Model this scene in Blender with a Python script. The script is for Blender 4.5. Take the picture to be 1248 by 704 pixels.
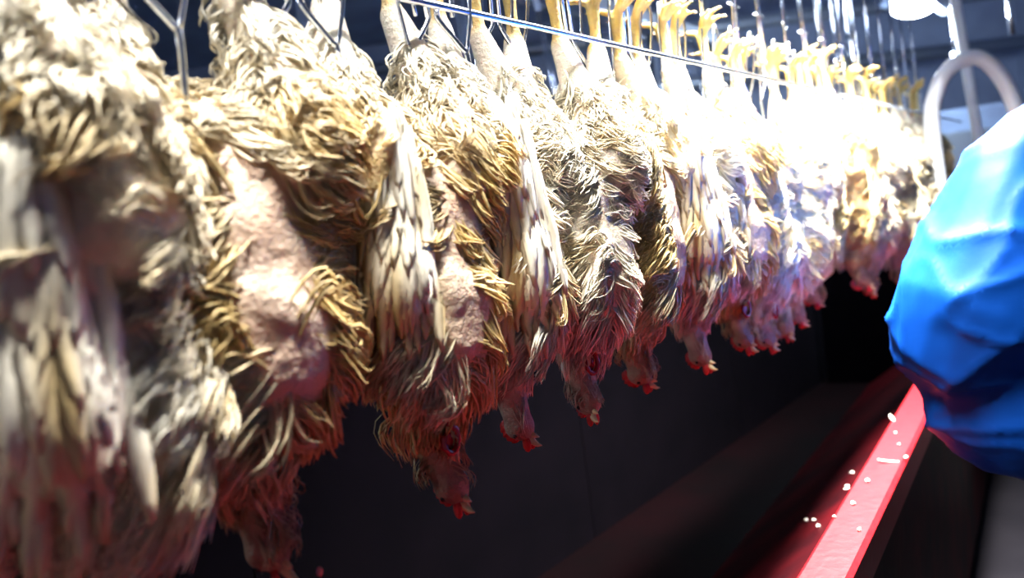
import bpy, bmesh, math, random
import numpy as np
from mathutils import Vector, Matrix, noise
from mathutils.bvhtree import BVHTree
random.seed(7); rng = np.random.default_rng(7)
S = bpy.context.scene
for o in list(bpy.data.objects): bpy.data.objects.remove(o)
COL = S.collection
R = math.radians

# ------------------------------------------------------------------ camera
CAM_H = 1.5
p, r = R(3.3), R(7.5)
R0, U0, F0 = Vector((1,0,0)), Vector((0,math.sin(p),math.cos(p))), Vector((0,math.cos(p),-math.sin(p)))
Rv = R0*math.cos(r) - U0*math.sin(r); Uv = R0*math.sin(r) + U0*math.cos(r)
cd = bpy.data.cameras.new('camera'); cam = bpy.data.objects.new('camera', cd); COL.objects.link(cam)
M3 = Matrix((Rv, Uv, -F0)).transposed()
cam.matrix_world = Matrix.Translation((0,0,CAM_H)) @ M3.to_4x4()
cd.sensor_width = 36; cd.lens = 36*900/1248; cd.clip_start = .02
cd.dof.use_dof = True; cd.dof.focus_distance = 1.15; cd.dof.aperture_fstop = 2.2
S.camera = cam

# ------------------------------------------------------------------ world, lights, exposure
w = bpy.data.worlds.new('world'); S.world = w; w.use_nodes = True
w.node_tree.nodes['Background'].inputs[0].default_value = (.46,.50,.62,1)
w.node_tree.nodes['Background'].inputs[1].default_value = .10
S.view_settings.view_transform = 'Standard'; S.view_settings.look = 'None'
S.view_settings.gamma = 1; S.view_settings.exposure = 1.15; S.view_settings.use_curve_mapping = False

A_ = R(41); D = Vector((math.sin(A_), math.cos(A_), 0)); NRM = Vector((math.cos(A_), -math.sin(A_), 0))
L0 = Vector((0, 1.14, 0)); RAIL = 1.83
def on_line(t, z=0.0, off=0.0): return L0 + D*t + NRM*off + Vector((0,0,RAIL+z))

def area(name, loc, target, sx, sy, power, col, spread=180):
    l = bpy.data.lights.new(name, 'AREA'); l.shape = 'RECTANGLE'; l.size = sx; l.size_y = sy
    l.energy = power; l.color = col; l.spread = R(spread)
    o = bpy.data.objects.new(name, l); COL.objects.link(o); o.location = loc
    o.rotation_euler = (Vector(target)-Vector(loc)).to_track_quat('-Z', 'Y').to_euler(); return o
# the lamps over the line (their housings are built below)
LAMPS = [(1.18, .20, .62, 135, 1.6), (-.38, .34, .72, 25, .7)]     # t, offset to the camera's side, height over rail, watts, length
for i, (t, off, h, pw, ln) in enumerate(LAMPS):
    o = area('lamp_light', on_line(t, h, off), on_line(t, -.15, .02), ln, .10, pw, (1,.98,.93), 110)
    o.rotation_euler = (Matrix((D, (D.cross((on_line(t,-.15,.02)-on_line(t,h,off)).normalized())).normalized()*-1,
                        -(on_line(t,-.15,.02)-on_line(t,h,off)).normalized())).transposed()).to_euler()

# ------------------------------------------------------------------ materials
def mat(name, col=(.5,.5,.5), rough=.5, metal=0, bump=0, bscale=50, attr=None, var=0, vscale=8, col2=None, sss=0, coat=0, emit=None, estr=0, bump2=0, bscale2=400, stretch=None, tint=False, spec=.5, trans=0):
    m = bpy.data.materials.new(name); m.use_nodes = True; n = m.node_tree.nodes; l = m.node_tree.links
    b = n['Principled BSDF']; b.inputs['Base Color'].default_value = (*col,1)
    b.inputs['Roughness'].default_value = rough; b.inputs['Metallic'].default_value = metal
    b.inputs['Specular IOR Level'].default_value = spec
    if coat: b.inputs['Coat Weight'].default_value = coat; b.inputs['Coat Roughness'].default_value = .12
    if sss: b.inputs['Subsurface Weight'].default_value = sss; b.inputs['Subsurface Radius'].default_value = (.01,.004,.002); b.inputs['Subsurface Scale'].default_value = 1
    tc = n.new('ShaderNodeTexCoord'); mp = n.new('ShaderNodeMapping'); l.new(tc.outputs['Object'], mp.inputs[0])
    if stretch: mp.inputs['Scale'].default_value = stretch
    src = None
    if attr:
        a = n.new('ShaderNodeAttribute'); a.attribute_name = attr; src = a.outputs['Color']
    if var:
        t = n.new('ShaderNodeTexNoise'); t.inputs['Scale'].default_value = vscale; t.inputs['Detail'].default_value = 6; l.new(mp.outputs[0], t.inputs[0])
        rp = n.new('ShaderNodeValToRGB'); rp.color_ramp.elements[0].position = .35; rp.color_ramp.elements[1].position = .68
        l.new(t.outputs['Fac'], rp.inputs[0])
        if col2 is not None:
            mx = n.new('ShaderNodeMix'); mx.data_type = 'RGBA'; mf = n.new('ShaderNodeMath'); mf.operation='MULTIPLY'; mf.inputs[1].default_value = var
            l.new(rp.outputs[0], mf.inputs[0]); l.new(mf.outputs[0], mx.inputs[0])
            if src: l.new(src, mx.inputs[6])
            else: mx.inputs[6].default_value = (*col,1)
            mx.inputs[7].default_value = (*col2,1); src = mx.outputs[2]
    if tint:
        oi = n.new('ShaderNodeObjectInfo'); mx = n.new('ShaderNodeMix'); mx.data_type='RGBA'; mx.blend_type='MULTIPLY'; mx.inputs[0].default_value = 1
        if src: l.new(src, mx.inputs[6])
        else: mx.inputs[6].default_value = (*col,1)
        l.new(oi.outputs['Color'], mx.inputs[7]); src = mx.outputs[2]
    if src: l.new(src, b.inputs['Base Color'])
    h = None
    for s, d in ((bscale, bump), (bscale2, bump2)):
        if d:
            t = n.new('ShaderNodeTexNoise'); t.inputs['Scale'].default_value = s; t.inputs['Detail'].default_value = 4; l.new(mp.outputs[0], t.inputs[0])
            bp = n.new('ShaderNodeBump'); bp.inputs['Strength'].default_value = d; bp.inputs['Distance'].default_value = .004
            l.new(t.outputs['Fac'], bp.inputs['Height'])
            if h: l.new(h, bp.inputs['Normal'])
            h = bp.outputs[0]
    if h: l.new(h, b.inputs['Normal'])
    if emit: b.inputs['Emission Color'].default_value = (*emit,1); b.inputs['Emission Strength'].default_value = estr
    return m
M = dict(
 skin = mat('bird_skin', attr='col', rough=.45, bump=.9, bscale=160, sss=.15, var=.35, vscale=45, col2=(.52,.34,.25), tint=True, bump2=.4, bscale2=420),
 plume = mat('wet_plumage', attr='col', rough=.42, tint=True, bump=.2, bscale=300),
 wing = mat('wing_feathers', attr='col', rough=.5, tint=True, bump=.5, bscale=35, stretch=(6,6,.8)),
 comb = mat('comb_red', (.50,.03,.03), .3, bump=.5, bscale=200, sss=.2),
 blood = mat('blood_wet', (.34,.012,.016), .12, coat=.6),
 beak = mat('beak_horn', (.75,.55,.28), .35),
 eye = mat('eye_dark', (.02,.012,.01), .08),
 claw = mat('claw_horn', (.35,.25,.14), .4),
 steel = mat('polished_steel', (.72,.76,.84), .2, 1),
 steel_dull = mat('dull_steel', (.30,.34,.42), .42, .8, bump=.15, bscale=30),
 dark = mat('shade_dark_steel', (.0028,.0021,.0036), .7, 0, var=.8, vscale=5, col2=(.0045,.003,.005), bump=.3, bscale=18, spec=.04),  # near-black base colour stands in for the shadow under and behind the birds
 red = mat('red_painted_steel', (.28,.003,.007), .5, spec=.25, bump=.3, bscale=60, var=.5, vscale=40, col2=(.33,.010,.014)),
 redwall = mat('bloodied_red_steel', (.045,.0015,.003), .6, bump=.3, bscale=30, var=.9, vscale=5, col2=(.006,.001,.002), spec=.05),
 pan_shade = mat('shaded_blood_pan', (.0022,.0008,.0012), .7, bump=.3, bscale=12, var=.8, vscale=4, col2=(.005,.0008,.0014), spec=.04),  # trough shadow and the edge's red glow are put into this blood colour
 floor = mat('wet_concrete', (.011,.010,.013), .8, bump=.6, bscale=25, var=.6, vscale=4, col2=(.018,.016,.02), spec=.05),
 wall = mat('blue_grey_wall', (.24,.30,.46), .5, var=.7, vscale=3, col2=(.15,.18,.29), bump=.2, bscale=10),
 panel = mat('blue_grey_panel', (.20,.27,.42), .4, .2, var=.6, vscale=4, col2=(.10,.12,.2)),
 blue = mat('blue_plastic_film', (.002,.055,.34), .5, bump=.35, bscale=14, coat=.0, spec=.12, var=.35, vscale=7, col2=(.004,.072,.37)),
 trouser = mat('grey_trousers', (.05,.05,.065), .8, bump=.4, bscale=30),
 boot = mat('rubber_boot', (.02,.02,.025), .3),
 glove = mat('blue_glove', (.35,.5,.65), .4),
 face = mat('person_skin', (.55,.34,.25), .5, sss=.1),
 hair = mat('hair_dark', (.02,.015,.01), .6),
 white = mat('white_tube', (.72,.76,.82), .35),
 lamp = mat('lamp_glow', (1,1,1), .5, emit=(.85,.95,1), estr=14),
 lampw = mat('tube_glow', (1,1,1), .5, emit=(1,.98,.93), estr=9),
 scrap = mat('feather_scrap', (.80,.76,.66), .5),
 drop = mat('drop', (.6,.2,.2), .08),
)

# ------------------------------------------------------------------ helpers
def link(name, me, m=None, parent=None, smooth=True):
    o = bpy.data.objects.new(name, me); COL.objects.link(o)
    if m is not None and len(me.materials)==0: me.materials.append(M[m] if isinstance(m,str) else m)
    if smooth: me.shade_smooth()
    if parent: o.parent = parent
    return o
def bm2o(name, bm, m, parent=None, smooth=False):
    me = bpy.data.meshes.new(name); bm.to_mesh(me); bm.free(); return link(name, me, m, parent, smooth)
def tag(o, label=None, cat=None, group=None, kind=None):
    for k, v in (('label',label),('category',cat),('group',group),('kind',kind)):
        if v: o[k] = v
    return o
def thing(name, label, cat, loc=(0,0,0), rz=0, group=None):
    o = bpy.data.objects.new(name, None); COL.objects.link(o); o.empty_display_size = .05
    o.location = loc; o.rotation_euler = (0,0,rz); return tag(o, label, cat, group)
def box(bm, c, s, rot=None, bev=0):
    g = bmesh.ops.create_cube(bm, size=1); vs = g['verts']
    bmesh.ops.scale(bm, vec=s, verts=vs)
    if bev:
        es = list({e for v in vs for e in v.link_edges})
        g2 = bmesh.ops.bevel(bm, geom=es, offset=bev, segments=2, affect='EDGES', profile=.6)
        vs = list({v for f in g2['faces'] for v in f.verts} | {v for v in vs if v.is_valid})
    if rot is not None: bmesh.ops.rotate(bm, verts=vs, matrix=rot, cent=(0,0,0))
    bmesh.ops.translate(bm, vec=c, verts=vs); return vs
def tube(bm, pts, rad, seg=8, cap=True):
    pts = [Vector(q) for q in pts]; n = len(pts); rad = rad if hasattr(rad,'__len__') else [rad]*n
    rings = []; up = None
    for i, q in enumerate(pts):
        t = (pts[min(i+1,n-1)]-pts[max(i-1,0)]).normalized()
        if up is None: up = t.orthogonal().normalized()
        up = (up - t*up.dot(t)).normalized(); sd = t.cross(up)
        rings.append([bm.verts.new(q + (up*math.cos(a)+sd*math.sin(a))*rad[i]) for a in [2*math.pi*k/seg for k in range(seg)]])
    for a, b in zip(rings, rings[1:]):
        for k in range(seg): bm.faces.new((a[k], a[(k+1)%seg], b[(k+1)%seg], b[k]))
    if cap:
        bm.faces.new(rings[0][::-1]); bm.faces.new(rings[-1])
    return rings
def smooth_path(pts, n=6):
    P = [Vector(q) for q in pts]; P = [P[0]*2-P[1]] + P + [P[-1]*2-P[-2]]; out = []
    for i in range(1, len(P)-2):
        a,b,c,d = P[i-1:i+3]
        for k in range(n):
            t = k/n; out.append(.5*((2*b)+(-a+c)*t+(2*a-5*b+4*c-d)*t*t+(-a+3*b-3*c+d)*t**3))
    out.append(P[-2]); return out
def ball(bm, c, rx, ry=None, rz=None, rot=None, sub=2):
    g = bmesh.ops.create_icosphere(bm, subdivisions=sub, radius=1); vs = g['verts']
    bmesh.ops.scale(bm, vec=(rx, ry or rx, rz or rx), verts=vs)
    if rot is not None: bmesh.ops.rotate(bm, verts=vs, matrix=rot, cent=(0,0,0))
    bmesh.ops.translate(bm, vec=c, verts=vs); return vs
def remesh(bm, voxel, smooth=4, factor=.5):
    me = bpy.data.meshes.new('tmp'); bm.to_mesh(me); bm.free()
    o = bpy.data.objects.new('tmp', me); COL.objects.link(o)
    m = o.modifiers.new('r','REMESH'); m.mode='VOXEL'; m.voxel_size = voxel
    s = o.modifiers.new('s','SMOOTH'); s.iterations = smooth; s.factor = factor
    dg = bpy.context.evaluated_depsgraph_get(); dg.update()
    out = bpy.data.meshes.new_from_object(o.evaluated_get(dg))
    bpy.data.objects.remove(o); return out
def set_col(me, cols):
    a = me.color_attributes.new('col', 'FLOAT_COLOR', 'POINT')
    c = np.ones((len(me.vertices),4), np.float32); c[:,:3] = cols; a.data.foreach_set('color', c.ravel())
def coords(me):
    a = np.empty(len(me.vertices)*3, np.float32); me.vertices.foreach_get('co', a); return a.reshape(-1,3)
def mesh_np(name, V, Fq, cols=None):
    me = bpy.data.meshes.new(name); me.from_pydata(V.tolist(), [], Fq.tolist() if hasattr(Fq,'tolist') else Fq); me.update()
    if cols is not None: set_col(me, cols)
    return me
def nz(v): return v/np.maximum(np.linalg.norm(v,axis=-1,keepdims=True),1e-9)

# strands: tapered three-sided curved locks, all in one mesh.  spine: (n, k, 3), width: (n,), cols (n,3), side (n,3)
def strands(spine, width, cols, flat=.45):
    n, k, _ = spine.shape
    T = nz(np.gradient(spine, axis=1)); 
    ref = nz(rng.normal(size=(n,1,3))*.25 + np.array([0,0,1.0]))
    N = nz(np.cross(T, np.cross(T, ref)+1e-6)); B = np.cross(T, N)
    s = np.linspace(0,1,k); prof = (np.sin(np.pi*(.18+.80*s))**.7)
    V = []
    for a in (0, 2.094, 4.189):
        V.append(spine + (B*math.cos(a) + N*math.sin(a)*flat)*(width[:,None]*prof[None,:])[...,None])
    V = np.stack(V, 2).reshape(n*k*3, 3)
    base = (np.arange(n)*k*3)[:,None]
    F = []
    for i in range(k-1):
        for j in range(3):
            a0 = i*3+j; a1 = i*3+(j+1)%3
            F.append(np.concatenate([base+a0, base+a1, base+a1+3, base+a0+3],1))
    F = np.concatenate(F, 0)
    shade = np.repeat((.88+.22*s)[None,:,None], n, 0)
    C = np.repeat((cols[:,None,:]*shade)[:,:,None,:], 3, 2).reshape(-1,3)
    return V, F, np.clip(C,0,1)

# ------------------------------------------------------------------ the hanging hen (local frame: rail height = 0, breast = -Y)
PINK = np.array([.55,.35,.24]); YEL = np.array([.62,.45,.19]); WHT = np.array([.80,.75,.63]); TAN=np.array([.36,.24,.14]); BRN=np.array([.26,.15,.10]); RED=np.array([.40,.03,.03])
SHK = np.array([.85,.60,.17])
def ss(x,a,b): t = np.clip((x-a)/(b-a),0,1); return t*t*(3-2*t)
def lerp(a,b,t): return a*(1-t[:,None])+b*t[:,None]
def vnoise(P, sc, seed): return np.array([noise.noise(Vector(q)*sc+Vector((seed,seed*1.7,0))) for q in P.tolist()])
def tone(P, seed, white):
    n1 = vnoise(P, 14, seed); n2 = vnoise(P, 30, seed+9)
    y = lerp(YEL, WHT, np.clip(white + n1*.9,0,1))
    y = lerp(y, WHT, ss(P[:,2], -.20, -.06)*.9)
    y = lerp(y, TAN, ss(-P[:,2], .46, .57)*.7)
    y = lerp(y, RED, ss(n2,.30,.55)*ss(-P[:,2], .48,.58)*.45)
    return y
def body_mesh(v):
    s = v['seed']; g = random.Random(s); bm = bmesh.new()
    W = v.get('w',1)*1.10; 
    ball(bm,(0,-.010,-.31),.092*W,.092,.165, sub=3)
    ball(bm,(0,-.038,-.375),.080*W,.074,.112, sub=3)           # breast
    ball(bm,(0,.035,-.21),.070*W,.065,.085, sub=3)            # rump
    ball(bm,(0,-.078,-.34),.014,.030,.13, sub=2)              # keel
    tube(bm, smooth_path([(0,.05,-.19),(0,.085,-.15),(0,.10,-.11)],3), [.045,.042,.038,.034,.028,.02,.012], 10)   # tail stump
    feet = []
    for sx in (-1,1):
        k = (sx*.062*W,-.045,-.225); h = (sx*.050,.004,.0+g.uniform(-.01,.01)); f = (sx*.047,.006,.085)
        tube(bm, smooth_path([(sx*.05*W,.01,-.26),k,(sx*.066*W,-.02,-.12),h],4), [.055,.060,.063,.062,.060,.058,.055,.048,.040,.033,.027,.022,.018], 12)
        tube(bm, smooth_path([h,(sx*.049,.004,.03),f],3), [.018,.0135,.0115,.011,.011,.0125,.014], 8)
        for a,ln in ((-.55,.052),(0,.062),(.55,.050),(3.14,.028)):
            sp = g.uniform(.8,1.25); dx,dy = math.sin(a)*sp, -math.cos(a)
            q1 = Vector(f); q2 = q1+Vector((dx*.018,dy*.016,ln*.35)); q3 = q2+Vector((dx*.016,dy*.020,ln*.3)); q4 = q3+Vector((dx*.008,dy*.020,ln*.05*g.uniform(-2,3)))
            tube(bm, [q1,q2,q3,q4], [.0085,.0078,.0068,.005], 7); feet.append((q3,q4))
    # neck and head
    nk = v.get('neck', [(0,-.03,-.42),(0,-.012,-.48),(.0,.004,-.54),(.0,-.004,-.595)])
    pth = smooth_path(nk,4); tube(bm, pth, [ .050-.028*(i/(len(pth)-1))**.55 for i in range(len(pth))], 12)
    hd = Vector(nk[-1]); dirn = (hd-Vector(nk[-2])).normalized()
    fw = Vector((v.get('look',0),-.8,-.9)).normalized()
    hc = hd + dirn*.012
    ball(bm, hc, .024,.026,.025, sub=2); ball(bm, hc+fw*.016, .014,.015,.014, sub=2)
    me = remesh(bm, .0052, 5)
    P = coords(me)
    ph = np.abs(np.arctan2(P[:,0], -(P[:,1]-.0))-.16)
    n1 = vnoise(P, 20, s)
    skin = lerp(PINK, PINK*.55+WHT*.45, np.clip(.5+n1,0,1))
    c = tone(P, s, v['white']); 
    bare = (1-ss(ph, .30,.62))*ss(-P[:,2], .17,.22)*(1-ss(-P[:,2],.44,.50))*v.get('bare',1)
    c = lerp(c, skin, bare)
    c = lerp(c, skin*.7+.18, ss(n1,.15,.4)*ss(P[:,2],-.22,-.12)*.6)
    c = lerp(c, np.broadcast_to(SHK,P.shape)*(.85+.3*n1[:,None]), ss(P[:,2],-.010,.012))
    dh = np.linalg.norm(P-np.array(hc),axis=1); c = lerp(c, np.array([.22,.10,.075])[None,:]*np.ones_like(P), (1-ss(dh,.022,.040))*.7)
    set_col(me, np.clip(c,0,1))
    # fine body displacement so the silhouette is uneven
    nr = np.empty(len(P)*3,np.float32); me.vertices.foreach_get('normal', nr); nr = nr.reshape(-1,3)
    d = vnoise(P, 22, s+3)*.006*ss(-P[:,2],.05,.12)*(1-ss(-P[:,2],.52,.57)) + vnoise(P, 120, s+5)*.0016*bare
    P2 = P + nr*d[:,None]; me.vertices.foreach_set('co', P2.astype(np.float32).ravel()); me.update()
    return me, feet, hc, fw

def plumage_mesh(me, v, hc, nclump, per, seg=6, wscale=1.0):
    bm = bmesh.new(); bm.from_mesh(me); bvh = BVHTree.FromBMesh(bm); 
    fs = [f for f in bm.faces]; ar = np.array([f.calc_area() for f in fs]); cen = np.array([f.calc_center_median() for f in fs]); 
    ph = np.abs(np.arctan2(cen[:,0], -cen[:,1])-.16)
    wgt = ar*ss(-cen[:,2], .03,.08)*(1-ss(-cen[:,2],.48,.52)*.80)*(1-ss(-cen[:,2],.575,.59))*ss(-cen[:,2],.02,.12)
    front = (1-ss(ph,.26,.46))*ss(-cen[:,2],.17,.21)*(1-ss(-cen[:,2],.43,.47))*v.get('bare',1)
    if v.get('bald'): 
        z0,z1 = v['bald']; wgt *= 1-.95*((cen[:,0]<v.get('bx',-.02))&(cen[:,2]<z0)&(cen[:,2]>z1)&(cen[:,1]<.05))
    wgt *= (1-front*.975); wgt /= wgt.sum()
    idx = rng.choice(len(fs), nclump, p=wgt)
    root = cen[idx]; N = np.array([fs[i].normal for i in idx.tolist()])
    az = np.arctan2(root[:,0], -root[:,1])
    side = np.stack([np.cos(az)*np.sign(az+1e-6), np.sin(np.abs(az)), np.zeros(nclump)],1)
    z = -root[:,2]
    low = ss(z,.38,.50)
    nse = vnoise(root, 9, v['seed']+20)
    T = side*(1.0-.55*low)[:,None] + np.array([0,0,-1])*(.12+1.3*low+.7*nse)[:,None]
    hi = (1-ss(z,.13,.20)); T = T*(1-hi*.7)[:,None] + np.array([0,0,-1])*(hi*1.0)[:,None]
    nkk = ss(z,.485,.52); T = T*(1-nkk)[:,None]+np.array([0,0,-1])*nkk[:,None]
    T = nz(T - N*(T*N).sum(1,keepdims=True)*.9)
    L = (.034+.022*rng.random(nclump))*(1+.30*low)*(1-.6*hi)*(1-.72*nkk)
    droop = (.004+.012*rng.random(nclump))*(1+.8*low)
    curl = rng.normal(size=nclump)*.012
    Bt = np.cross(N,T)
    tip = root + T*L[:,None] + N*(.003+.006*rng.random(nclump)**2)[:,None]*(1-.6*nkk)[:,None] + Bt*curl[:,None] - np.array([0,0,1])*droop[:,None]
    # keep tips outside the skin
    for i in range(nclump):
        q, nn, _, dd = bvh.find_nearest(Vector(tip[i]))
        if q is not None:
            dv = Vector(tip[i])-q
            if dv.dot(nn) < .005: tip[i] = np.array(q + nn*.006)
    n = nclump*per
    r0 = np.repeat(root,per,0); N0 = np.repeat(N,per,0); T0 = np.repeat(T,per,0); L0_ = np.repeat(L,per); B0 = np.repeat(Bt,per,0)
    jit = rng.normal(size=(n,2))*.0085*v.get('spread',1)
    r0 = r0 + B0*jit[:,:1] + T0*jit[:,1:]
    for i in range(n):
        q, nn, _, dd = bvh.find_nearest(Vector(r0[i]))
        if q is not None: r0[i] = np.array(q - nn*.001); 
    tp = np.repeat(tip,per,0) + rng.normal(size=(n,3))*.0035 + B0*jit[:,:1]*.35
    s = np.linspace(0,1,seg)[None,:,None]
    arch = (.0045+.005*rng.random((n,1,1)))*np.repeat((1-.6*nkk),per)[:,None,None]
    wave = np.sin(s*5+rng.random((n,1,1))*6)*.0022
    sp = r0[:,None,:]*(1-s) + tp[:,None,:]*s + N0[:,None,:]*arch*(4*s*(1-s))*.8 + B0[:,None,:]*(wave+np.repeat(curl,per)[:,None,None]*.9*(4*s*(1-s)))
    wd = (.0013+.0018*rng.random(n))*wscale*(1-.4*np.repeat(nkk,per))
    ct = tone(root, v['seed']+31, v['white'])
    ct = ct*(.82+.34*rng.random((nclump,1)))
    cc = np.repeat(ct,per,0)*(.9+.2*rng.random((n,1)))
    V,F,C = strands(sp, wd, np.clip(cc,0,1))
    bm.free(); return mesh_np('plumage', V, F, C)

def blade(bm, base, d, side, nrm, L, wd, bend=0, thick=.0012, k=7):
    rows = []
    for i in range(k+1):
        s = i/k; pr = wd*(math.sin(math.pi*min(1,(.10+.75*s))) **.8)*(1 if s<.75 else math.sqrt(max(0.02,1-((s-.75)/.26)**2)))
        c = base + d*(L*s) + nrm*(bend*s*s)
        rows.append([bm.verts.new(c-side*pr - nrm*thick), bm.verts.new(c+nrm*thick*2.2), bm.verts.new(c+side*pr - nrm*thick), bm.verts.new(c-nrm*thick)])
    for a,b in zip(rows,rows[1:]):
        for j in range(4): bm.faces.new((a[j],a[(j+1)%4],b[(j+1)%4],b[j]))
    bm.faces.new(rows[0][::-1]); bm.faces.new(rows[-1])
def wing_meshes(seed, white):
    # folded wing, local frame: top at origin, long axis down -Z, outside = +X, trailing edge +Y
    g = random.Random(seed); bm = bmesh.new()
    ball(bm,(0,0,-.125),.015,.036,.125,sub=3); ball(bm,(.002,-.004,-.195),.021,.042,.058,sub=3)
    me0 = remesh(bm, .004, 4); bm = bmesh.new(); bm.from_mesh(me0); bvh = BVHTree.FromBMesh(bm)
    def surf(y, z):
        q = bvh.ray_cast(Vector((.2,y,z)), Vector((-1,0,0)))[0]
        if q is not None: return q.x
        q = bvh.find_nearest(Vector((.0,y,z)))[0]; return max(0, q.x - .25*(Vector((0,y,z))-Vector((0,q.y,q.z))).length)
    rows = [(-.150,.125,15,.048,.0),(-.110,.125,15,.047,.0007),(-.070,.12,14,.044,.0014),(-.035,.12,12,.038,.0021),(-.004,.11,9,.030,.0028)]
    for r_,(z0,L,n,sp,lift) in enumerate(rows):
        for i in range(n):
            t = (i+.5)/n*2-1; y0 = t*sp; zz = z0+g.uniform(-.01,.01)-.012*(1-t*t); LL = L*g.uniform(.85,1.12); dy = (t*.10+.10+g.uniform(-.12,.12)); k = 8; rws = []; g2 = g.uniform(0,.0015)
            for a in range(k+1):
                s_ = a/k; pr = .0085*math.sin(math.pi*(.14+.66*s_))*(1 if s_<.7 else math.sqrt(max(.02,1-((s_-.7)/.31)**2)))
                y = y0+dy*LL*s_; z = zz-LL*s_; off = lift+.0008+.0016*s_+g2
                c = Vector((surf(y,z)+off, y, z)); sd = Vector((surf(y+.006,z)-surf(y-.006,z), .012, 0)).normalized()
                rws.append([bm.verts.new(c-sd*pr-X_*.0009), bm.verts.new(c+X_*.0007), bm.verts.new(c+sd*pr-X_*.0009), bm.verts.new(c-X_*.002)])
            for A,B in zip(rws,rws[1:]):
                for q in range(4): bm.faces.new((A[q],A[(q+1)%4],B[(q+1)%4],B[q]))
            bm.faces.new(rws[0][::-1]); bm.faces.new(rws[-1])
    me = bpy.data.meshes.new('wing'); bm.to_mesh(me); bm.free()
    P = coords(me); n1 = vnoise(P*np.array([1,3,.5]),16,seed); c = lerp(YEL*.9, WHT*.97, np.clip(white*.6+.62+n1*1.3,0,1)); c = lerp(c, YEL*.8, ss(-P[:,2],.20,.27)*.5)
    set_col(me, c)
    bm = bmesh.new(); blade(bm, Vector((0,0,0)), Vector((0,0,-1)), Vector((0,1,0)), X_, .155, .0105, bend=-.012, thick=.0007)
    mf = bpy.data.meshes.new('flight_feather'); bm.to_mesh(mf); bm.free(); P = coords(mf); set_col(mf, lerp(WHT*.95, YEL, ss(-P[:,2],.02,.15)*.45))
    me.materials.append(M['wing']); mf.materials.append(M['wing']); me.shade_smooth(); mf.shade_smooth()
    return me, mf
X_ = Vector((1,0,0))
def comb_mesh():
    bm = bmesh.new(); n = 16; top=[]; 
    for sgn in (-1,1):
        pass
    prof = []
    for i in range(n):
        t = i/(n-1); h = .006+.013*math.sin(math.pi*t)**.6*(.62+.38*abs(math.sin(t*math.pi*4.5))); prof.append((t*.040,h))
    A = [bm.verts.new((-.0012,x,h)) for x,h in prof]; B = [bm.verts.new((.0012,x,h)) for x,h in prof]
    A0 = [bm.verts.new((-.0030,x,-.004)) for x,h in prof]; B0=[bm.verts.new((.0030,x,-.004)) for x,h in prof]
    for i in range(n-1):
        bm.faces.new((A[i],A[i+1],A0[i+1],A0[i])); bm.faces.new((B[i+1],B[i],B0[i],B0[i+1])); bm.faces.new((A[i+1],A[i],B[i],B[i+1])); bm.faces.new((A0[i],A0[i+1],B0[i+1],B0[i]))
    bm.faces.new((A[0],A0[0],B0[0],B[0])); bm.faces.new((A0[-1],A[-1],B[-1],B0[-1]))
    me = bpy.data.meshes.new('comb'); bm.to_mesh(me); bm.free(); return me
def simple(fn, name, m):
    bm = bmesh.new(); fn(bm); me = bpy.data.meshes.new(name); bm.to_mesh(me); bm.free(); me.materials.append(M[m]); me.shade_smooth(); return me
COMB = comb_mesh(); COMB.materials.append(M['comb']); COMB.shade_smooth()
def _watt(bm): ball(bm,(0,0,-.010),.0035,.008,.013)
WATT = simple(_watt,'wattle','comb')
def _ub(bm): tube(bm, [(0,0,0),(0,-.009,-.001),(0,-.018,-.004),(0,-.023,-.009)], [.0065,.0055,.0035,.0008], 8)
def _lb(bm): tube(bm, [(0,0,-.0045),(0,-.009,-.007),(0,-.016,-.010)], [.005,.004,.001], 8)
UB = simple(_ub,'upper_beak','beak'); LB = simple(_lb,'lower_beak','beak')
EYE = simple(lambda bm: ball(bm,(0,0,0),.0036), 'eye', 'eye')
def _claw(bm): tube(bm, [(0,0,0),(0,0,.006),(0,-.003,.012)], [.0036,.0028,.0005], 6)
CLAW = simple(_claw,'claw','claw')
def _wound(bm):
    tube(bm, smooth_path([(.0,0,.022),(.011,-.002,.012),(.012,-.003,-.004),(.0,-.004,-.016),(-.010,-.002,-.006),(-.008,0,.008)],3),[.003+.0016*abs(math.sin(i*1.7)) for i in range(16)],7); ball(bm,(.001,.002,0),.008,.005,.012)
WOUND = simple(_wound,'wound','blood')

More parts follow.
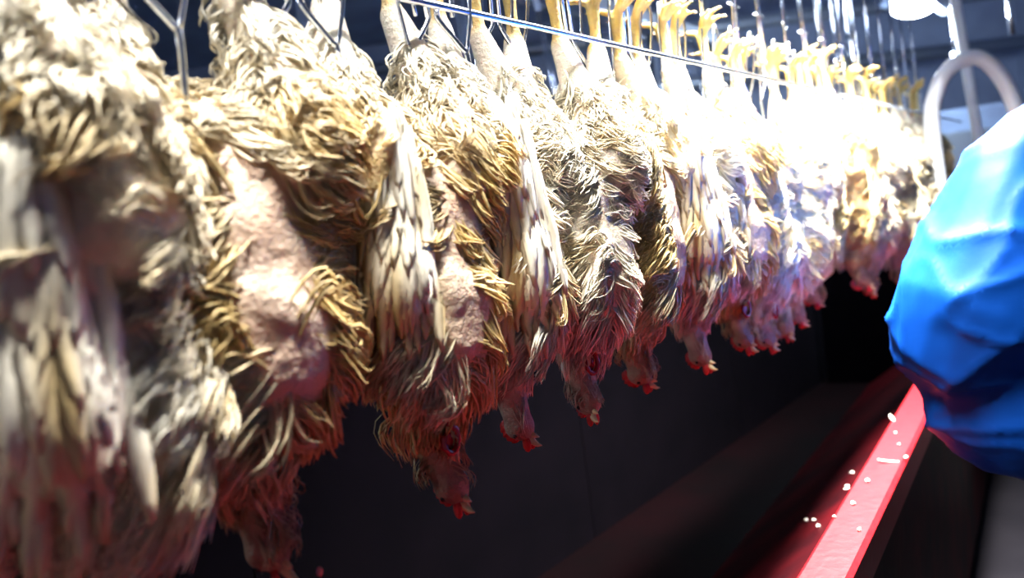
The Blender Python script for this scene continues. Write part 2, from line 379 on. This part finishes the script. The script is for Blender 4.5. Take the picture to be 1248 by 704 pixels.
def child(name, me, parent, mtx=None):
    o = bpy.data.objects.new(name, me); COL.objects.link(o); o.parent = parent
    if mtx is not None: o.matrix_local = mtx
    return o
def frame(loc, fw, up):
    f = -Vector(fw).normalized(); x = f.cross(Vector(up))*-1; x = Vector(up).cross(f)*-1; x.normalize(); x = f.cross(Vector(up)).normalized(); u = x.cross(f).normalized()
    m = Matrix((x,f,u)).transposed().to_4x4(); m.translation = Vector(loc); return m
def make_hen(v):
    root = bpy.data.objects.new('hanging_hen', None); COL.objects.link(root); root.empty_display_size=.05
    me, feet, hc, fw = body_mesh(v)
    me.materials.append(M['skin']); me.shade_smooth(); b = child('body', me, root)
    pm = plumage_mesh(me, v, hc, v.get('clumps',560), 11); pm.materials.append(M['plume']); pm.shade_smooth()
    pl = child('plumage', pm, root); pl['kind']='stuff'
    wm, wf = wing_meshes(v['seed']+50, v['white'])
    for q,sx in enumerate((-1,1)):
        op = v.get('open',(.0,.0))[q]; tw = v.get('twist',(0,0))[q]; wx, wy, wz, ws = v.get('wpos',((.098,-.005,-.19,.9),(.098,.01,-.20,.9)))[q]
        m = Matrix.Translation((sx*wx, wy, wz)) @ Matrix.Rotation(-sx*op,4,'Y') @ Matrix.Rotation(-sx*tw,4,'Z') @ Matrix.Diagonal((sx*ws,ws,ws,1))
        wg = child('wing', wm, root, m)
        for i in range(7):
            t = i/6
            child('flight_feather', wf, wg, Matrix.Translation((.004-.0012*i, .020+.004*i, -.030-.024*i)) @ Matrix.Rotation(R(26-13*t),4,'X'))
    back = (Vector((0,0,1))-fw*fw.z).normalized()
    crown = Vector((0,.75,-.55)); crown = (crown - fw*crown.dot(fw)).normalized()
    H = frame(hc, fw, -crown)   # throat side up (bird hangs upside down)
    # head frame: -Y forward (fw); +Z here is throat side, so the comb goes on -Z
    H = frame(hc, fw, crown)
    child('comb', COMB, root, H @ Matrix.Translation((0,-.016,.019)))
    child('beak', UB, root, H @ Matrix.Translation((0,-.024,.002))); child('beak', LB, root, H @ Matrix.Translation((0,-.022,.000)) @ Matrix.Rotation(v.get('gape',.25),4,'X'))
    for sx in (-1,1):
        child('eye', EYE, root, H @ Matrix.Translation((sx*.0185,-.010,.006)))
        # wattles hang by gravity beside the beak
        child('wattle', WATT, root, Matrix.Translation(Vector(hc)+fw*.018+Vector((sx*.007,-.002,-.004))))
    for q3,q4 in feet:
        d = (q4-q3).normalized(); q = Vector((0,0,1)).rotation_difference(d)
        child('claw', CLAW, root, Matrix.Translation(q4-d*.0015) @ q.to_matrix().to_4x4())
    if v.get('wound'): 
        child('wound', WOUND, root, Matrix.Translation(v['wound']))
    return root
def kids(o): return [c for c in ALLK.get(o.name,[])]
def dup(root, deep=True, keep=None):
    r_ = root.copy(); COL.objects.link(r_)
    for ch in list(root.children):
        if keep and ch.name.split('.')[0] not in keep: continue
        c = ch.copy(); COL.objects.link(c); c.parent = r_
        if deep:
            for g in ch.children:
                d_ = g.copy(); COL.objects.link(d_); d_.parent = c
    return r_

#STRUCTURE
def plane_box(name, c, s, m, rz=0):
    bm = bmesh.new(); box(bm,(0,0,0),s); o = bm2o(name,bm,m); o.location=c; o.rotation_euler=(0,0,rz); o['kind']='structure'; return o
plane_box('floor',(.8,2.2,-.05),(8,9,.1),'floor')
plane_box('ceiling',(.8,2.2,3.45),(8,9,.1),'panel')
plane_box('wall_back',(.8,6.65,1.7),(8,.1,3.4),'wall')
plane_box('wall_left',(-3.15,2.2,1.7),(.1,9,3.4),'wall')
plane_box('wall_right',(4.75,2.2,1.7),(.1,9,3.4),'wall')
plane_box('wall_front',(.8,-2.25,1.7),(8,.1,3.4),'wall')

def lx(t, off, z): return L0 + D*t + NRM*off + Vector((0,0,z))
LINE_RZ = math.atan2(D.y, D.x)
for nm,c,sz in (('shade_dado_1',(.8,6.585,.65),(7.9,.03,1.3)),('shade_dado_2',(4.685,2.2,.65),(.03,8.8,1.3)),('shade_dado_3',(-3.085,2.2,.65),(.03,8.8,1.3))): plane_box(nm,c,sz,'dark')  # added dark dado strips, standing in for shade low on the walls
# added dark sheets behind the line, in place of the shade there
scr = thing('shade_screen','added dark screen standing in for the shade behind the row of hanging birds','screen', lx(1.2,-.85,0), LINE_RZ)
bm = bmesh.new(); box(bm,(0,0,.5),(1.296,.012,1.55)); sh = bpy.data.meshes.new('sheet'); bm.to_mesh(sh); bm.free(); sh.materials.append(M['dark'])
for i in range(7): child('sheet', sh, scr, Matrix.Translation((-3.2+1.3*i,0,.28)))
bm = bmesh.new(); box(bm,(.70,0,1.56),(9.1,.03,.03)); bm2o('top_rim', bm, 'dark', scr)

e_ = thing('end_shade_screen','added dark screen standing in for shade at the far end of the row','screen', lx(3.75,-.2,0), LINE_RZ+R(90))  # added dark panel, painted shade past the end of the row
bm = bmesh.new(); box(bm,(0,0,.66),(1.2,.012,1.3)); bm2o('sheet',bm,'dark',e_)
bm = bmesh.new(); box(bm,(0,0,1.32),(1.22,.03,.03)); bm2o('top_rim',bm,'dark',e_)
# blood trough: floor pan, inner wall, red edge
BD = R(36); bd = Vector((math.sin(BD), math.cos(BD),0)); bn = Vector((math.cos(BD),-math.sin(BD),0))
ZB = .88
BC = Vector((.665,1.5,0))
trz = math.atan2(bd.y,bd.x)
tr = thing('blood_trough','dark collecting trough with a bright red painted edge, under the birds','trough', BC, trz)
def prism(bm, prof, x0, x1):   # profile in (y,z), extruded along x
    a=[bm.verts.new((x0,y,z)) for y,z in prof]; b=[bm.verts.new((x1,y,z)) for y,z in prof]; n=len(prof)
    for i in range(n): bm.faces.new((a[i],a[(i+1)%n],b[(i+1)%n],b[i]))
    bm.faces.new(a[::-1]); bm.faces.new(b)
    bmesh.ops.recalc_face_normals(bm, faces=bm.faces)
# local: x along, y = left (towards the line and beyond), -y = right
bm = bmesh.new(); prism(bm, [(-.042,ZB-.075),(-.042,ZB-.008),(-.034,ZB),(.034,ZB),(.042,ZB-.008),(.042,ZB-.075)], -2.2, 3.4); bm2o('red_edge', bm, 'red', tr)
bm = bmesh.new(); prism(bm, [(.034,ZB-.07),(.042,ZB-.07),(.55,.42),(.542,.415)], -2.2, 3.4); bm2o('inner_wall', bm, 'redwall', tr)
bm = bmesh.new(); prism(bm, [(.54,.42),(1.3,.40),(1.3,.38),(.54,.40)], -2.2, 3.4); bm2o('pan', bm, 'pan_shade', tr)
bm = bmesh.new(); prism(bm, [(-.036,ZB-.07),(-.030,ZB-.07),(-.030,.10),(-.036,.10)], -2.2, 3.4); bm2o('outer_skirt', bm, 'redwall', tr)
for i in range(6):
    bm = bmesh.new(); box(bm,(-2.0+1.04*i,.12,.20),(.05,.05,.42)); bm2o('leg', bm, 'dark', tr)

# the guide rail
bm = bmesh.new(); tube(bm, [on_line(t,.0,-.0) + NRM*.052 for t in np.linspace(-1.4,3.6,40)], .0050, 10)
o = bm2o('guide_rail', bm, 'steel', None, True); tag(o,'long thin polished steel guide rail running along the row at the hocks','rail')
bm = bmesh.new(); box(bm,(0,0,0),(5.4,.045,.06),bev=.006); o = bm2o('overhead_track', bm, 'steel_dull'); o.location = on_line(1.1,.62,0); o.rotation_euler=(0,0,LINE_RZ)
tag(o,'steel overhead conveyor track carrying the shackles above the birds','conveyor track')
for t in (-1.2,.4,2.0,3.4):
    pass

#BIRDS
V = dict(
 a = dict(seed=1, white=.60, bare=.0, twist=(.1,.0), w=1.15, clumps=1300, bx=-.085, bald=(-.19,-.46), wpos=((.126,.005,-.15,1.12),(.10,.01,-.18,.9))),
 b = dict(seed=2, white=.10, bare=1, w=1.18, clumps=1500, look=.3, wpos=((.085,.055,-.20,.8),(.108,.02,-.19,.95))),
 c = dict(seed=3, white=.08, bare=.9, twist=(.95,0), open=(.05,0), clumps=1100, bald=(-.16,-.40), neck=[(0,-.03,-.42),(0.004,-.006,-.48),(.012,.010,-.54),(.018,-.006,-.60)], wound=(-.002,-.042,-.545), wpos=((.070,-.080,-.14,1.0),(.10,.01,-.2,.9))),
 d = dict(seed=4, white=.75, bare=.45, twist=(.85,0), open=(-.05,0), clumps=750, bald=(-.14,-.44), wpos=((.072,-.078,-.12,1.22),(.10,.01,-.2,.9))),
 e = dict(seed=5, white=.85, bare=.4, w=.95, clumps=850, look=-.4, wound=(-.010,-.036,-.54), wpos=((.092,.02,-.20,.9),(.10,.01,-.16,.95))),
)
HEN = {k: make_hen(v) for k, v in V.items()}
used = set()
# key, t, yaw offset (deg), tilt, drop, tint, label
BIRDS = [
 ('e',-.84, 20, 2, -.28,(1,.98,.95),'pale bird cut off by the left edge, leftmost in the row'),
 ('a',-.60, 62, 2,-.02,(1,1,1),'big whitish bird showing its smooth side, second from the left edge'),
 ('b',-.475, -6, 1,.02,(1,1,1),'bird with ropy yellow plumage and wide bare pink breast, largest in the row'),
 ('c',-.220, -2,-1,.005,(1,1,1),'yellowish bird with pink breast and bloody head, right of the largest ropy one'),
 ('d',-.035,  8, 1,0,(1,1,1),'bird with broad white drooping wing, right of the bloody headed yellow one'),
 ('e', .15,-12,-1,0,(1,1,1),'clean white bird with red wound on its throat, middle of the row'),
 ('b', .37,  6, 2,0,(1,1,.98),'yellow locked bird with a dark pink stub, right of the clean white one'),
 ('d', .54, -5,-2,.0,(1,1,1),'whitish bird with red wattles, two right of the white throat wound bird'),
]
lab_far = ['fourth bird from the blue sleeve side group, pale and blown out by the lamp','x']
t = .72; k = 0
ords = ['first','second','third','fourth','fifth','sixth','seventh','eighth','ninth','tenth','eleventh','twelfth','thirteenth','fourteenth','fifteenth']
while t < 3.0:
    key = 'ceadbcedaceb'[k%12]
    desc = {'a':'plump pale bird','b':'yellow ropy bird','c':'yellowish bird with bloody head','d':'white winged bird','e':'slim white bird'}[key]
    BIRDS.append((key, t, random.uniform(-35,30), random.uniform(-5,5), random.uniform(-.035,.03), (1,1,random.uniform(.92,1)), f'{desc}, {ords[k]} behind the red wattled bird in bright far row'))
    t += .18; k += 1
T_ALL = [b[1] for b in BIRDS]
for (key,t,yo,tilt,dz,tint,lab) in BIRDS:
    src = HEN[key]
    if key not in used: o = src; used.add(key)
    else: o = dup(src, keep=None if t < 1.2 else {'body','plumage','wing','comb','beak','wattle'}, deep=t<1.2)
    o.scale = ({'a':1.06,'b':1.06,'c':1.05}.get(key,1) if t<0 else 1,)*3
    o.location = on_line(t,dz); o.rotation_euler = (R(tilt),R(random.uniform(-2,2)),R(90-41)+R(yo))
    tag(o, lab, 'chicken', 'hens hanging by their feet along the line')
    for c in o.children:
        c.color = (*tint,1)
        for g in c.children: g.color = (*tint,1)

# shackles: one between each two neighbours
def path_o(name, pts, rad, parent, m='steel', sm=4):
    bm = bmesh.new(); tube(bm, smooth_path(pts, sm) if sm else pts, rad, 8); return bm2o(name,bm,m,parent,True)
sk = bpy.data.objects.new('leg_shackle',None); COL.objects.link(sk)
for sx in (-1,1):
    path_o('hanger_rod', [(sx*.008,0,.60),(sx*.008,0,.02)], .0040, sk, sm=0)
    path_o('spreader', [(sx*.008,0,.03),(sx*.010,0,.015),(sx*.040,0,-.022),(sx*.046,0,-.034),(sx*.043,0,-.11)], .0040, sk)
    path_o('leg_loop', [(sx*.046,.0,-.03),(sx*.058,-.01,.03),(sx*.062,-.014,.10),(sx*.048,-.012,.135),(sx*.036,-.01,.10),(sx*.030,-.004,.02)], .0028, sk)
path_o('cross_bar', [(-.03,0,.20),(.03,0,.20)], .0026, sk, sm=0)
bm = bmesh.new(); box(bm,(0,0,.60),(.03,.02,.05),bev=.004); bm2o('trolley',bm,'steel_dull',sk)
mids = [(-1.0)] + [(a+b)/2 for a,b in zip(T_ALL,T_ALL[1:])] + [T_ALL[-1]+.1]
names = ['left of the leftmost pale bird','between the leftmost bird and the big whitish one','between the big whitish bird and the ropy yellow one','between the ropy yellow bird and the bloody headed one','left of the white drooping wing bird','left of the clean white bird','right of the clean white bird','left of the red wattled bird']
for i, t in enumerate(mids):
    o = sk if i==0 else dup(sk)
    o.location = on_line(t,[-.22,-.05,-.05,-.045,-.03][i] if i<5 else 0,.035 if i<5 else -.012); o.rotation_euler = (0,R(random.uniform(-5,5)),LINE_RZ+R(random.uniform(-12,12)))
    lab = 'steel wire shackle hanging '+names[i] if i < len(names) else f'far steel wire shackle over the bright birds, {ords[i-len(names)]} behind the red wattled bird'
    tag(o, lab, 'shackle','wire shackles on the overhead track')

#LAMPS
for i,(t,off,h,pw,ln) in enumerate(LAMPS):
    a = on_line(t,h,off); tg = on_line(t,-.15,.02); dn = (tg-a).normalized(); sd = D.cross(dn).normalized()
    mt = Matrix((D, sd, D.cross(sd))).transposed().to_4x4(); mt.translation = a - dn*.012
    if (D.cross(sd)).dot(dn) > 0: mt = Matrix((D, -sd, -(D.cross(sd)))).transposed().to_4x4(); mt.translation = a - dn*.012
    o = thing('strip_lamp', ['long strip lamp above the far bright birds','short strip lamp above the near yellow birds'][i],'lamp'); o.matrix_world = mt
    bm = bmesh.new(); box(bm,(0,0,.045),(ln+.08,.14,.05),bev=.008); bm2o('housing',bm,'white',o)
    bm = bmesh.new(); tube(bm,[(-ln/2,0,.010),(ln/2,0,.010)],.009,12); bm2o('tube',bm,'lampw',o,True)
    if i==0:
        bm = bmesh.new(); box(bm,(0,0,0),(ln+.1,.006,.21)); bmesh.ops.transform(bm, verts=bm.verts, matrix=mt.inverted() @ Matrix.Translation(a+NRM*.085+Vector((0,0,-.085))) @ Matrix.Rotation(LINE_RZ,4,'Z')); bm2o('gown_light_blocker',bm,'panel',o)  # added unseen plate, keeps this lamp's light off the gown


#PERSON in a loose blue plastic gown, back to the camera, elbow out to the left
per = thing('person','person in loose bright blue plastic gown at right edge, elbow bent towards the birds','person',(1.180,1.36,0), R(-12)); per.scale = (1.08,1.08,1.11)
def figure_body():
    bm = bmesh.new()
    ball(bm,(.0,.10,1.64),.078,.095,.115,sub=3); ball(bm,(0,.155,1.60),.055,.05,.075,sub=2)       # head, jaw
    ball(bm,(0,.198,1.625),.012,.018,.022)                                                       # nose
    for sx in (-1,1): ball(bm,(sx*.078,.10,1.635),.012,.022,.032)
    tube(bm, [(0,.03,1.38),(0,.06,1.47),(0,.09,1.56)], [.07,.056,.055], 12)
    ball(bm,(0,.0,1.22),.17,.11,.22,sub=3); ball(bm,(0,0,.95),.16,.115,.15,sub=3)
    for sx in (-1,1):
        tube(bm, smooth_path([(sx*.09,0,.92),(sx*.10,.02,.50),(sx*.105,-.005,.08)],4), [.092,.085,.078,.070,.062,.058,.055,.048,.042], 12)
        ball(bm,(sx*.105,.07,.045),.045,.125,.042,sub=2)
    # arms: left elbow out towards the line, right arm forward
    L = [(-.17,0,1.38),(-.30,-.04,1.15),(-.20,.20,1.10)]; Rr = [(.17,0,1.38),(.26,.02,1.12),(.12,.26,1.12)]
    for P_ in (L,Rr):
        tube(bm, smooth_path(P_,4), [.052,.050,.047,.043,.040,.038,.034,.030,.026], 10)
        w_ = Vector(P_[-1]); d = (w_-Vector(P_[-2])).normalized(); u = Vector((0,0,1)); sd = d.cross(u).normalized()
        ball(bm, w_+d*.045, .034,.050,.018, rot=d.to_track_quat('Y','Z').to_matrix(), sub=2)
        for k,(ln) in enumerate((.060,.074,.078,.066)):
            q = w_+d*.075+sd*(-.028+.0185*k); tube(bm,[q-d*.01,q+d*ln*.5-u*.006,q+d*ln-u*.028],[.0095,.009,.007],8)
        th = sd if P_ is L else -sd
        q = w_+d*.03+th*.030; tube(bm,[q-th*.012,q+th*.018+d*.022,q+th*.016+d*.052-u*.012],[.012,.011,.008],8)
    return remesh(bm,.008,3)
me = figure_body(); me.materials.append(M['face']); me.materials.append(M['glove'])
for f in me.polygons:
    if f.center.y>.17 and f.center.z<1.25: f.material_index=1
me.shade_smooth(); child('body', me, per)
# gown: torso shell that puffs over the hip, with baggy sleeves
bm = bmesh.new()
ball(bm,(.02,-.01,1.15),.27,.19,.32,sub=3); ball(bm,(.03,0,.93),.26,.20,.22,sub=3); ball(bm,(.0,.0,1.36),.21,.13,.11,sub=3); ball(bm,(-.20,-.03,.98),.20,.14,.16,sub=3); ball(bm,(-.12,-.02,1.27),.2,.13,.19,sub=3)
tube(bm, smooth_path([(.0,0,1.40),(-.14,-.01,1.37),(-.245,-.05,1.24),(-.335,-.06,1.11),(-.26,.10,1.05),(-.20,.21,1.08)],3), [.09,.095,.11,.125,.13,.13,.13,.13,.13,.125,.12,.10,.085,.075,.06,.045], 16)
tube(bm, smooth_path([(.0,0,1.40),(.17,0,1.36),(.27,.02,1.14),(.17,.2,1.12)],4), [.09,.1,.105,.11,.115,.115,.115,.11,.105,.10,.08,.06,.045], 16)
tube(bm, [(0,.02,1.40),(0,.05,1.50)],[.09,.068],14)
me = remesh(bm,.010,6)
P = coords(me); nr = np.empty(len(P)*3,np.float32); me.vertices.foreach_get('normal', nr); nr = nr.reshape(-1,3)
def ridge(P, sc, seed, st=(1,1,1)):
    return np.array([1-abs(noise.noise(Vector((q[0]*sc*st[0]+seed,q[1]*sc*st[1],q[2]*sc*st[2]))))*2 for q in P.tolist()])
rot = P @ np.array([[.8,0,.6],[0,1,0],[-.6,0,.8]])
d = (np.abs(ridge(rot,3.6,3,(1,1,.4)))**3)*.013 + (np.abs(ridge(P,6,8,(.5,1,1.3)))**5)*.008 + (np.abs(ridge(rot,11,5,(1,.6,.5)))**5)*.005 + vnoise(P,2.5,2)*.02 - .012
me.vertices.foreach_set('co',(P+nr*d[:,None]).astype(np.float32).ravel()); me.update()
me.materials.append(M['blue']); me.shade_smooth(); child('gown', me, per)
bm = bmesh.new(); ball(bm,(0,0,.92),.18,.135,.13,sub=3)
for sx in (-1,1): tube(bm, smooth_path([(sx*.09,0,.92),(sx*.105,.02,.50),(sx*.11,-.005,.22)],4), [.11,.105,.10,.092,.086,.082,.08,.078,.078], 14)
me = remesh(bm,.010,4); me.materials.append(M['trouser']); me.shade_smooth(); child('trousers', me, per)
for sx in (-1,1):
    bm = bmesh.new(); tube(bm,[(sx*.11,-.005,.34),(sx*.11,-.005,.18),(sx*.108,0,.07)],[.072,.062,.06],14); ball(bm,(sx*.108,.06,.052),.056,.145,.05,sub=3)
    me = remesh(bm,.007,3); me.materials.append(M['boot']); me.shade_smooth(); child('boot', me, per)
bm = bmesh.new(); ball(bm,(0,.075,1.665),.092,.105,.108,sub=3)
g = [v for v in bm.verts if v.co.y>.13 and v.co.z<1.69]; bmesh.ops.delete(bm, geom=g, context='VERTS'); bm2o('hair_net',bm,'blue',per,True)
for sx in (-1,1):
    bm = bmesh.new(); ball(bm,(sx*.030,.187,1.648),.011,.008,.008); bm2o('eye',bm,'eye',per,True)
bm = bmesh.new(); tube(bm,smooth_path([(-.022,.200,1.585),(0,.206,1.582),(.022,.200,1.585)],3),.004,6); bm2o('mouth',bm,'comb',per,True)

#BACKGROUND
def simple_thing(name, bm, m, label, cat, group=None, smooth=True):
    o = bm2o(name,bm,m,None,smooth); return tag(o,label,cat,group)
# arched pipe and upright post at the right
bm = bmesh.new(); tube(bm, smooth_path([(1.79,3,1.2),(1.765,3,1.73),(1.80,3,1.90),(1.87,3,1.985),(1.97,3,2.006),(2.05,3,1.935),(2.114,3,1.757),(2.18,3,1.3),(2.2,3,.0)],6), .030, 14)
simple_thing('arched_pipe',bm,'white','pale metal pipe bent into an arch behind the blue gown','pipe')
bm = bmesh.new(); tube(bm,[(2.27,3.3,0),(2.02,3.3,3.38)],.022,14); simple_thing('post',bm,'white','upright pale post standing behind the arched pipe','post')
# bright lamp upper right
o = thing('bay_lamp','round bright bay lamp glowing at the top right above the machinery','lamp',(2.33,4.0,2.57))
bm = bmesh.new(); tube(bm,[(0,0,.30),(0,0,.12),(0,0,.02),(0,0,-.04)],[.03,.06,.15,.17],20); bm2o('hood',bm,'panel',o,True)
bm = bmesh.new(); ball(bm,(0,0,-.05),.13,.13,.09,sub=3); bm2o('diffuser',bm,'lamp',o,True)
bm = bmesh.new(); tube(bm,[(0,0,.29),(0,0,.88)],.012,8); bm2o('stem',bm,'steel_dull',o,True)
l = bpy.data.lights.new('bay_light','POINT'); l.energy = 60; l.color=(.75,.88,1); l.shadow_soft_size=.14; lo = bpy.data.objects.new('bay_light',l); COL.objects.link(lo); lo.location=(2.33,4.0,2.30)
o = dup(bpy.data.objects['bay_lamp']); o.location = (-2.1,1.2,2.55); tag(o,'added out-of-view fill lamp at far left, brightening the dim background','lamp')
l2 = l.copy(); l2.energy = 30; lo = bpy.data.objects.new('bay_light',l2); COL.objects.link(lo); lo.location=(-2.1,1.2,2.35)  # light of the added unseen lamp, lifts the background at upper left
# machinery frame behind the line
def frame_thing(name,label,cat,parts,m='steel_dull',rad=.018):
    o = thing(name,label,cat)
    for nm, a, b in parts:
        bm = bmesh.new(); tube(bm,[a,b],rad,10); bm2o(nm,bm,m,o,True)
    return o
pr = []
for i in range(7): q = lx(-.9+.75*i,-1.25,0); pr.append(('upright',q,q+Vector((0,0,3.1))))
for z in (1.62,2.05,2.55,3.0): pr.append(('crossbar',lx(-1.1,-1.25,z),lx(3.8,-1.25,z)))
frame_thing('support_frame','dull steel tube frame in the dim space behind the bird row','frame',pr)
ORD = ords + ['sixteenth']
# second, empty shackle row behind
for i in range(16):
    t_ = -1.1+.27*i
    o = dup(sk); o.location = lx(t_,-1.0,RAIL+.0+.06*(i%2)); o.rotation_euler=(0,R(random.uniform(-9,9)),LINE_RZ+R(random.uniform(-30,30)))
    tag(o,f'empty wire shackle of the return row behind the birds, {ORD[i]} from the left end','shackle','empty shackles on the return row')
bm = bmesh.new(); box(bm,(0,0,0),(5.8,.04,.06),bev=.005); o = simple_thing('return_track',bm,'steel_dull','second overhead track behind the row, carrying the empty return shackles','conveyor track',smooth=False)
o.location = lx(1.2,-1.0,RAIL+.66); o.rotation_euler=(0,0,LINE_RZ)
# machine cabinet and clutter on the back wall
o = thing('machine_cabinet','blue-grey machine housing at the back under the bay lamp','machine',(2.6,5.2,0),R(-10))
bm = bmesh.new(); box(bm,(0,0,1.0),(1.5,.8,2.0),bev=.03); bm2o('housing',bm,'panel',o)
for x in (-.36,.36):
    bm = bmesh.new(); box(bm,(x,-.41,1.05),(.62,.02,1.6),bev=.008); dd = bm2o('door',bm,'steel_dull',o)
    bm = bmesh.new(); tube(bm,[(x*.3,-.46,1.0),(x*.3,-.46,1.2)],.012,8); bm2o('handle',bm,'steel',dd,True)
for i,(x,z,h) in enumerate([(1.75,2.28,.16),(1.83,2.33,.14),(1.90,2.36,.18),(2.45,2.2,.10),(2.75,2.55,.3)]):
    bm = bmesh.new(); tube(bm,[(x,3.9,z),(x+.01,3.9,z-h)],.016,10); tube(bm,[(x,3.9,z),(x,3.9,3.4)],.004,6)
    simple_thing('hanging_rod',bm,'steel',['leftmost','second','third','fourth','rightmost'][i]+' small shiny rod hanging in the machinery at upper right','rod','small rods hung from the ceiling')
for i,z in enumerate((2.95,2.6)):
    bm = bmesh.new(); tube(bm,[(-2.5,5.6+.2*i,z),(4.2,5.6+.2*i,z-.05)],.05,12); simple_thing('ceiling_pipe',bm,'steel_dull',['upper','lower'][i]+' horizontal service pipe along the far wall','pipe')
# wire basket on the far left
o = thing('wire_rack','steel wire rack with level bars at the left edge behind the birds','rack',lx(-.62,-.30,0),LINE_RZ)
for k in range(5):
    bm = bmesh.new(); tube(bm,[(-.5,0,1.56+.045*k),(.05,0,1.56+.045*k)],.0035,8); bm2o('level_bar',bm,'steel',o,True)
for k in range(3):
    bm = bmesh.new(); tube(bm,[(-.5+.275*k,0,0),(-.5+.275*k,0,2.3)],.007,8); bm2o('upright',bm,'steel',o,True)

#SCRAPS on the red edge and pan
def scrap(i, loc, kind, rz, sc, label):
    g = random.Random(i); bm = bmesh.new()
    if kind==0: blade(bm,Vector((0,0,0)),Vector((0,1,.05)).normalized(),Vector((1,0,0)),Vector((0,0,1)),.030*sc,.004*sc,bend=.004,thick=.0008)
    else:
        ball(bm,(0,0,.002),.004*sc,.003*sc,.002*sc,sub=2)
        for v_ in bm.verts: v_.co += Vector([g.uniform(-.0008,.0008) for _ in range(3)])
    o = bm2o('feather_scrap',bm,'scrap',None,True); o.location=loc; o.rotation_euler=(0,0,rz); tag(o,label,'scrap','feather scraps on the red trough edge'); return o
def edge_pt(sx, off, z=ZB+.001): return BC + bd*sx + bn*off + Vector((0,0,z))
sp = [(.62,-.030,0,-1.2,1.6,'long white feather lying near the top of the red edge by the sleeve'),(.27,.030,0,.3,1.5,'pale feather hanging over the right side of the red edge'),(.30,.041,1,0,1.6,'small round scrap beside the pale feather on right side'),
 (.12,-.012,1,0,1.7,'roundest bright scrap in the middle of the red edge'),(.07,-.040,0,1.3,.8,'short flat scrap on left lip of the red edge'),(-.02,-.015,1,0,1.6,'pale scrap low in the middle of the red edge'),(.40,.012,1,0,1.1,'tiny pink-white speck upper on the red edge'),
 (-.15,.02,1,0,1.2,'tiny pale speck nearest the bottom of the frame on the red edge'),(.5,-.01,1,0,1.0,'tiny speck below the long white feather'),(-.10,-.035,1,0,1.0,'tiny yellowish speck on left lip low down')]
for i,a in enumerate(sp): scrap(i, edge_pt(a[0],a[1]), a[2], a[3]+trz, a[4], a[5])
wp = [(.45,.10),(.30,.16),(.20,.12),(.36,.2),(.05,.05),(-.05,.25),(.6,.12)]
for i,(x,y) in enumerate(wp):
    q = BC + bd*x - bn*(.042+y*.9) ; zz = (ZB-.07) - (y*.9)/.508*(ZB-.49)+.003 
    o = scrap(20+i, q+Vector((0,0,max(zz,.43))), 1, .4*i, 1.6, ['dim scrap stuck high on dark inner wall near the sleeve','dim scrap midway down the dark inner wall','dim scrap on inner wall left of the round bright one','dimmest scrap deep on the inner wall','scrap just under left lip of the red edge','lone scrap far down the reddish inner wall','faint scrap on the inner wall left of the long feather'][i]); o['group']='scraps stuck to the inner wall'
bm = bmesh.new(); ball(bm,(0,0,0),.004,.004,.006,sub=2); o = simple_thing('drop',bm,'drop','single glinting drop hanging at the head of the ropy yellow bird','drop'); o.location = on_line(-.42,-.66,.03)
